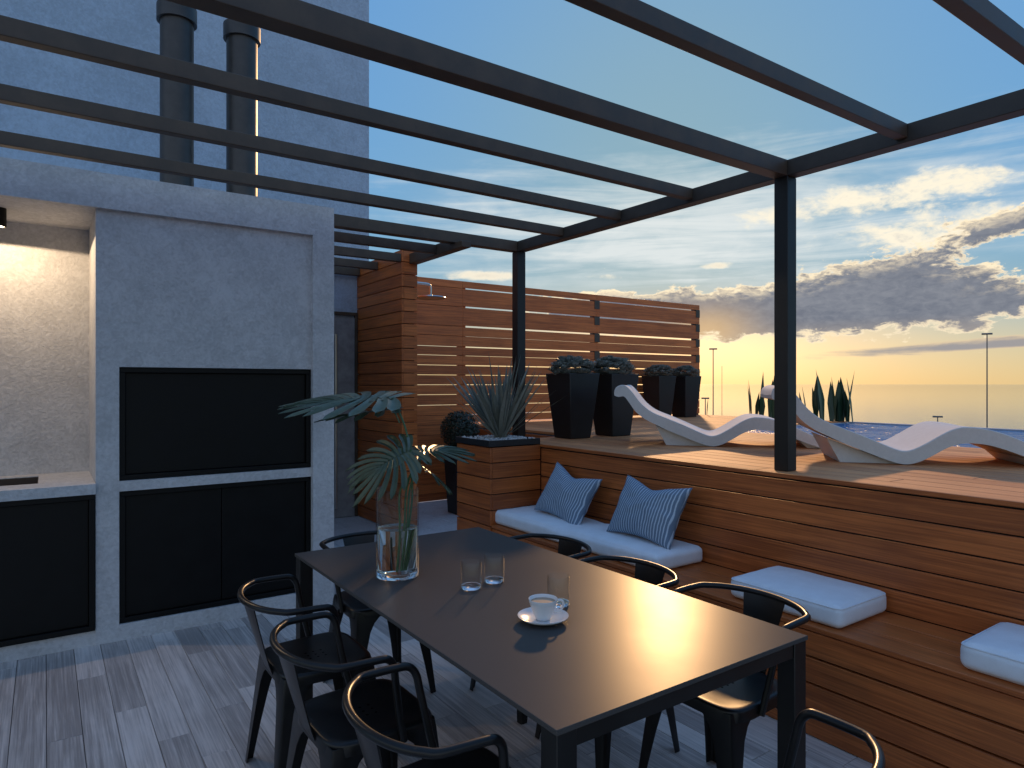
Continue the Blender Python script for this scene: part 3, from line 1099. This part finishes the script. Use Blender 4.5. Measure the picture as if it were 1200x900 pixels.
ch = make_chair()
chairs = [(.870, 2.590, 0, 'black metal armchair on the barbecue side, at the vase end of the table'),
          (.845, 2.050, 1.5, 'middle black metal armchair of the three on the barbecue side of the table'),
          (.872, 1.500, -1.5, 'black metal armchair on the barbecue side, at the end away from the vase'),
          (1.965, 1.525, 180, 'black metal armchair on the bench side whose seat catches warm light under the table corner'),
          (1.920, 2.065, 179, 'middle black metal armchair on the bench side, back plate against the long cushion'),
          (1.930, 2.610, 181, 'black metal armchair on the bench side in line with the planter, only its rail showing'),
          (1.355, 3.105, -91, 'black metal armchair at the table head behind the vase'),
          (1.300, .955, 90, 'black metal armchair alone at the table head opposite the vase, mostly hidden')]
for i, (x, y, a, lab) in enumerate(chairs):
    o = ch if i == 0 else copy_tree(ch)
    o.location = (x, y, 0)
    o.rotation_euler = (0, 0, R(a))
    o['label'] = lab

# ------------------------------------------------------------------ on the table
VX, VY = 1.132, 2.405
va = thing('glass_vase', 'tall clear cylinder glass vase half full of water', 'vase', (VX, VY, TZ))
ro, ri_ = .0825, .0775
MB().lathe([(ri_, .0235), (ro, .0245), (ro, .341), (ro - .0025, .344), (ri_, .341), (ri_, .0235)], 64, (VX, VY, TZ)).build('glass', M['thin'], va, smooth=50)
MB().lathe([(0, .001), (ro - .004, .001), (ro, .005), (ro, .0243), (ri_, .0233), (0, .0225)], 64, (VX, VY, TZ)).build('base', M['glass'], va, smooth=50)
MB().lathe([(0, .0235), (ri_ - .006, .0235), (ri_ - .0008, .030), (ri_ - .0008, .190), (ri_ - .003, .1885), (0, .1885)], 64, (VX, VY, TZ)).build('water', M['vwater'], va, smooth=50)


def monstera_leaf(mb, base, direction, normal, L, W, droop, seed, fingers=7, curl=0.0):
    d = Vector(direction).normalized()
    nrm = Vector(normal)
    nrm = (nrm - d * nrm.dot(d)).normalized()
    s = nrm.cross(d)
    base = Vector(base)
    rr = random.Random(seed)

    def pt(x, y):
        z = -droop * (x / L) ** 2 * L - curl * (abs(y) / W) ** 1.6 * W
        return base + d * x + s * y + nrm * z
    for sg in (1, -1):
        for k in range(fingers):
            q = k / (fingers - 1)
            ang = R(128 - 118 * q + rr.uniform(-4, 4))
            x0 = L * (.02 + .62 * q)
            fl_ = (W * (.72 + .5 * math.sin(q * math.pi * .75))) * rr.uniform(.9, 1.06) * (1.0 if q < .8 else .85)
            fw = L * (.112 - .03 * q)
            prev = None
            segs = 8
            vs = []
            for t_ in range(segs + 1):
                t = t_ / segs
                a = ang - R(32) * t * (1 - q * .5)
                x = x0 + math.cos(ang - R(16) * t) * fl_ * t
                y = math.sin(ang - R(16) * t) * fl_ * t + .002
                hw = fw * (.62 + .5 * t) * (1 if t < .7 else math.sqrt(max(0, 1 - ((t - .7) / .3) ** 2)) * .98 + .02) * .56
                tx, ty = math.cos(a), math.sin(a)
                lift = .012 * math.sin(t * 3.0)
                A, Bm, Cc = pt(x - ty * hw, sg * (y + tx * hw)), pt(x, sg * y), pt(x + ty * hw, sg * (y - tx * hw))
                vs += [A + nrm * lift * .4, Bm - nrm * .003, Cc + nrm * lift * .4]
            fs = []
            for t_ in range(segs):
                a_ = t_ * 3
                fs += [(a_, a_ + 1, a_ + 4, a_ + 3), (a_ + 1, a_ + 2, a_ + 5, a_ + 4)]
            mb.add(vs, fs)
    # central web along the midrib
    vs, fs = [], []
    for i in range(9):
        x = L * (-.02 + .95 * i / 8)
        w = W * .34 * math.sin(min(1, (i + .6) / 4) * math.pi / 2) * (1 - (i / 8) ** 2 * .9)
        vs += [pt(x, w), pt(x, 0) - nrm * .004, pt(x, -w)]
    for i in range(8):
        a_ = i * 3
        fs += [(a_, a_ + 1, a_ + 4, a_ + 3), (a_ + 1, a_ + 2, a_ + 5, a_ + 4)]
    mb.add(vs, fs)


cam_r = Vector((.8201, -.5722, 0))     # direction along the table's view side, used only to lay the stems out
cam_f = Vector((.5722, .8201, 0))
mo = thing('monstera_stems', 'cut monstera stems with split leaves standing in the glass vase', 'plant', (VX, VY, TZ + .03))
V0 = Vector((VX, VY, 0))
B1 = V0 + cam_r * -.030 + Vector((0, 0, 1.445)) + cam_f * .05     # upper leaf joint
B2 = V0 + cam_r * .055 + Vector((0, 0, 1.245)) + cam_f * -.03    # lower left leaf joint
B3 = V0 + cam_r * .075 + Vector((0, 0, 1.235)) + cam_f * .03
B4 = V0 + cam_r * .085 + Vector((0, 0, 1.175)) + cam_f * .06
for Bx, d0 in ((B1, .02), (B2, .0), (B3, .012), (B4, -.02)):
    st = V0 + cam_r * (.01 + d0 * .4) + cam_f * d0 + Vector((0, 0, TZ + .03))
    mid = V0 + cam_r * (.035 + d0) + cam_f * d0 + Vector((0, 0, 1.09))
    q = [st, st.lerp(mid, .5) + cam_r * .004, mid, mid.lerp(Bx, .55) + cam_r * .022 + Vector((0, 0, .02)), Bx]
    MB().tube(spline(q, 6), .0042, 8).build('stem', M['stem'], mo)
mb = MB(); monstera_leaf(mb, B1, cam_r * -1 + cam_f * .10 + Vector((0, 0, .02)), Vector((0, 0, 1)) - cam_f * .22, .44, .22, .10, 1, 9, .10)
mb.build('leaf', M['monstera'], mo, recalc=False)
mb = MB(); monstera_leaf(mb, B1 + Vector((0, 0, -.045)) + cam_f * .02, cam_r * -1 + cam_f * -.05 + Vector((0, 0, -.07)), Vector((0, 0, 1)) - cam_f * .12, .34, .09, .10, 6, 6, .2)
mb.build('leaf', M['monstera'], mo, recalc=False)
MB().tube(spline([B1 + cam_r * .03 + Vector((0, 0, -.10)), B1 + cam_r * .012 + Vector((0, 0, -.06)), B1 + Vector((0, 0, -.045)) + cam_f * .02], 5), .003, 8).build('stem', M['stem'], mo)
mb = MB(); monstera_leaf(mb, B2, cam_r * -.75 + cam_f * -.25 + Vector((0, 0, -.32)), Vector((0, 0, .75)) - cam_f * .75 + cam_r * -.1, .22, .145, .22, 2, 10, .18)
mb.build('leaf', M['monstera'], mo, recalc=False)
mb = MB(); monstera_leaf(mb, B3, cam_r * 1 + cam_f * .2 + Vector((0, 0, .06)), Vector((0, 0, 1)) - cam_f * .22, .18, .12, .12, 3, 9, .12)
mb.build('leaf', M['monstera'], mo, recalc=False)
mb = MB(); monstera_leaf(mb, B4, cam_r * .8 + cam_f * -.1 + Vector((0, 0, -.55)), cam_r * .55 + Vector((0, 0, .8)) + cam_f * .12, .16, .08, .12, 4, 5, .1)
mb.build('leaf', M['monstera'], mo, recalc=False)

for (x, y, lab) in ((1.282, 2.098, 'clear short tumbler on the chair side of the pair by the vase'), (1.396, 2.118, 'clear short tumbler between the vase and the cup, on the bench side of its pair'), (1.428, 1.772, 'clear short tumbler standing directly behind the coffee cup')):
    o = thing('tumbler', lab, 'glass', (x, y, TZ), 0, 'clear tumblers on the table')
    MB().lathe([(.0365, .0135), (.0385, .1), (.0378, .1012), (.0370, .1), (.0350, .0135)], 48, (x, y, TZ)).build('wall', M['thin'], o, smooth=50)
    MB().lathe([(0, .001), (.033, .001), (.0362, .004), (.0365, .0133), (0, .0128)], 48, (x, y, TZ)).build('base', M['glass'], o, smooth=50)
CX, CY = 1.292, 1.680
o = MB().lathe([(0, .002), (.040, .002), (.046, .0045), (.070, .012), (.0805, .019), (.0805, .0208), (.070, .0145), (.045, .0075), (.03, .0066), (0, .0066)], 56, (CX, CY, TZ)).build('saucer', M['ceramic'], loc=(CX, CY, TZ), smooth=60)
tag(o, 'white round saucer under the coffee cup', 'saucer')
cu = thing('coffee_cup', 'small white cup of milky coffee on a saucer', 'cup', (CX, CY, TZ + .007))
z0 = TZ + .0072
MB().lathe([(0, 0), (.022, 0), (.024, .003), (.026, .008), (.034, .026), (.042, .048), (.0465, .064), (.0458, .0655), (.0445, .064), (.040, .048), (.032, .027), (.022, .009), (0, .007)], 48, (CX, CY, z0)).build('bowl', M['ceramic'], cu, smooth=60)
MB().lathe([(0, .0555), (.0418, .0555), (.0418, .054), (0, .054)], 40, (CX, CY, z0)).build('coffee', M['coffee'], cu)
hd = Vector((.93, -.37, 0)).normalized()
pts = [Vector((CX, CY, z0)) + hd * a + Vector((0, 0, z)) for a, z in ((.0405, .052), (.056, .056), (.067, .047), (.063, .030), (.048, .020), (.034, .020))]
MB().tube(spline(pts, 5), .0038, 8).build('handle', M['ceramic'], cu)

# ------------------------------------------------------------------ light
SE = R(19.0)
EV = 2.1
K = 2 ** EV              # display brightness of one unit of light
S2 = Vector((.7411, .6714))             # horizontal heading of the sun
sv = Vector((S2.x * math.cos(SE), S2.y * math.cos(SE), math.sin(SE)))
L = bpy.data.lights.new('sun', 'SUN')
L.energy = .62
L.angle = R(2)
L.color = (1, .57, .25)
lo = bpy.data.objects.new('sun', L)
C.objects.link(lo)
lo.rotation_euler = sv.to_track_quat('Z', 'Y').to_euler()
lo.location = (20, 20, 20)

sp = bpy.data.lights.new('niche_spot', 'SPOT')
sp.energy = 4.6
sp.color = (1, .73, .46)
sp.spot_size = R(173)
sp.spot_blend = .03
sp.shadow_soft_size = .012
so = bpy.data.objects.new('niche_spot', sp)
C.objects.link(so)
so.location = (LX, LY, 2.392)

# ------------------------------------------------------------------ sky
W = bpy.data.worlds.new('World')
bpy.context.scene.world = W
W.use_nodes = True
nt = W.node_tree
bg = nt.nodes['Background']
sky = nt.nodes.new('ShaderNodeTexSky')
sky.sky_type = 'NISHITA'
sky.sun_disc = False
sky.sun_elevation = SE
sky.sun_rotation = math.atan2(S2.x, S2.y)
sky.air_density = 1.0
sky.dust_density = .5
sky.ozone_density = 3.5
SKY = .115
tcw = nt.nodes.new('ShaderNodeTexCoord').outputs['Generated']
sep = nt.nodes.new('ShaderNodeSeparateXYZ')
nt.links.new(tcw, sep.inputs[0])
dx, dy, dz = X(nt, sep.outputs[0]), X(nt, sep.outputs[1]), X(nt, sep.outputs[2])
fw = dx * S2.x + dy * S2.y
rt = dx * S2.y - dy * S2.x
az = rt._m('ARCTAN2', fw) * (180 / math.pi)
el = dz._m('ARCSINE') * (180 / math.pi)


def cnoise(sx, sy, seed, detail=7, rough=.6, dist=.4):
    c_ = nt.nodes.new('ShaderNodeCombineXYZ')
    nt.links.new((az * sx).s, c_.inputs[0]); nt.links.new((el * sy).s, c_.inputs[1]); c_.inputs[2].default_value = seed
    return noise_node(nt, c_.outputs[0], 1.0, detail, rough, dist)


def blob(a0, e0, wa, we, slope=0.0):
    u = (az - a0) / wa
    v = (el - e0 - (az - a0) * slope) / we
    return ((u * u + v * v) * -1.0).exp()


n_big = cnoise(.16, .36, 3.7)
n_mid = cnoise(.42, .95, 8.1)
n_str = cnoise(.07, .9, 15.0, 6, .6, .8)
skyc = mixcol(nt, 1.0, sky.outputs[0], (SKY * K * .60, SKY * K * .96, SKY * K * 1.10), 'MULTIPLY')
bwn = nt.nodes.new('ShaderNodeRGBToBW')
nt.links.new(skyc, bwn.inputs[0])
lum = X(nt, bwn.outputs[0])
cmp_ = (lum * 2.3 + 1.0)._m('POWER', -1.0)      # soft shoulder: the glare round the sun stays within range
skyc = mixcol(nt, 1.0, skyc, cmp_.s, 'MULTIPLY')
# warm air near the horizon, round the sun
glow = (blob(4, 1.0, 46, 5.0) * .55 + blob(2, 2.5, 12, 4.0) * .8)
gl = mixcol(nt, 1.0, (1.0, .53, .21), glow.s, 'MULTIPLY')
skyc = mixcol(nt, blob(4, -1, 70, 5.5) * .75, skyc, mixcol(nt, 1.0, skyc, (1.0, .70, .50), 'MULTIPLY'))
base = mixcol(nt, 1.0, skyc, gl, 'ADD')
# warm fill added to the unseen sky opposite the sun, warms shaded faces
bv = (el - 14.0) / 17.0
warm_fill = (fw * -1.0).step(-.25, .9) * ((bv * bv) * -1.0).exp() * .50
base = mixcol(nt, 1.0, base, mixcol(nt, 1.0, (1.0, .72, .42), warm_fill.s, 'MULTIPLY'), 'ADD')
# fill light added to the unseen sky overhead, lifts upward-facing surfaces
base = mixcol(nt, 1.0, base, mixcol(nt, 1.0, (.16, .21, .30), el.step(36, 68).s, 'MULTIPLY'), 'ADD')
# thin veil
veil = (blob(4, 13, 40, 7) * 1.0 + (n_str - .5) * 1.1 + (n_big - .5) * .8).step(.40, 1.2) * .62
veil = (veil + blob(0, 11.5, 17, 4.5) * (.30 + (n_str - .5) * .8)).mini(.9)
base = mixcol(nt, veil, base, (.80, .84, .83))


def layer(base, E, lit, dark, t0=.42, t1=.62, d0=.55, d1=.95):
    den = E
    a = den.step(t0, t1)
    c_ = mixcol(nt, den.step(d0, d1), lit, dark)
    return mixcol(nt, a, base, c_)


nz = (n_big - .5) * 1.5 + (n_mid - .5) * .9
HIGH = (el - 13.0).maxi(0.0) * .22
n_fin = cnoise(1.3, 2.6, 22.0, 6, .62, .5)
# bright high cloud over the right-hand sky
base = layer(base, (blob(17.5, 14.3, 9, 1.9, .05) + blob(19, 10.8, 9, 1.5) * .75 + blob(8, 13.2, 4, 1.0) * .4 - HIGH * .5) + nz * .85 + (n_fin - .5) * .35, (1.02, .93, .74), (.42, .45, .50), .42, .80, .78, 1.2)


def bank(de):
    c1 = nt.nodes.new('ShaderNodeCombineXYZ'); e_ = el + de
    nt.links.new((az * .17).s, c1.inputs[0]); nt.links.new((e_ * .40).s, c1.inputs[1]); c1.inputs[2].default_value = 3.7
    c2 = nt.nodes.new('ShaderNodeCombineXYZ')
    nt.links.new((az * .60).s, c2.inputs[0]); nt.links.new((e_ * 1.25).s, c2.inputs[1]); c2.inputs[2].default_value = 9.3
    a = noise_node(nt, c1.outputs[0], 1.0, 8, .62, .5)
    b_ = noise_node(nt, c2.outputs[0], 1.0, 8, .66, .4)

    def bl(a0, e0, wa, we):
        u = (az - a0) / wa
        v = (e_ - e0) / we
        return ((u * u + v * v) * -1.0).exp()
    return bl(0, 6.0, 11, 1.7) + bl(8.5, 5.4, 9, 1.5) * .8 + bl(17.0, 7.0, 8.0, 3.0) * 1.05 + bl(-4, 6.4, 5, 1.1) * .7 + bl(25.5, 11.0, 5, 1.1) * .9 + bl(26, 6.0, 6, 1.3) * .6 + (a - .5) * 1.5 + (b_ - .5) * 1.35 - HIGH


E = bank(0.0)
E_up = bank(.75)
lift = (E - E_up).step(.12, .75)                       # puffs lit along their upper rims
rim = 1.0 - E.step(.46, .72)
core = mixcol(nt, (n_fin * .7 + n_big * .5 - .1).step(.2, .8), (.155, .175, .225), (.27, .285, .325))
core = mixcol(nt, el.step(5.4, 3.6) * .0 + (1.0 - el.step(3.6, 5.2)) * .35, core, (.55, .44, .33))
core = mixcol(nt, blob(3.2, 4.4, 3.6, 1.9) * .75, core, (.85, .56, .27))
cl = mixcol(nt, (lift * (1.0 - E.step(.75, 1.25)) * .8 + rim).mini(1.0), core, (1.08, .90, .62))
base = mixcol(nt, E.step(.40, .56), base, cl)
# small bright puffs
E = blob(-15.5, 9.2, 4.0, .75) * .85 + blob(4, 9.6, 2.5, .5) * .8 + blob(-5.0, 9.0, 3.5, .6) * .6 + nz * .55
base = layer(base, E, (1.05, .95, .75), (.8, .74, .62), .5, .75)
# low grey streaks over the yellow
E = blob(20, 2.6, 13, .55, .045) + blob(29, 3.4, 7, .7) * .7 + (n_str - .5) * 1.2 + (n_mid - .5) * .5
base = layer(base, E, (.80, .62, .40), (.36, .34, .34), .5, .85, .6, 1.1)
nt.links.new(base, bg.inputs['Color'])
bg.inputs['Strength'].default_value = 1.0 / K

# ------------------------------------------------------------------ camera, render
cam = bpy.data.cameras.new('camera')
cam.sensor_width = 36
cam.lens = 36 * 785 / 1200
cam.clip_start = .05
cam.clip_end = 90000
co = bpy.data.objects.new('camera', cam)
C.objects.link(co)
co.location = (0, 0, 1.5)
co.rotation_euler = (R(90), 0, math.atan2(.8201, .5722) - R(90))
sc = bpy.context.scene
sc.camera = co
sc.view_settings.view_transform = 'Standard'
sc.view_settings.look = 'None'
sc.view_settings.exposure = EV
sc.view_settings.gamma = 1
sc.cycles.use_denoising = True
sc.cycles.max_bounces = 10
sc.cycles.transmission_bounces = 10
sc.cycles.glossy_bounces = 5
sc.cycles.diffuse_bounces = 4
sc.cycles.sample_clamp_indirect = 6
sc.cycles.caustics_reflective = False
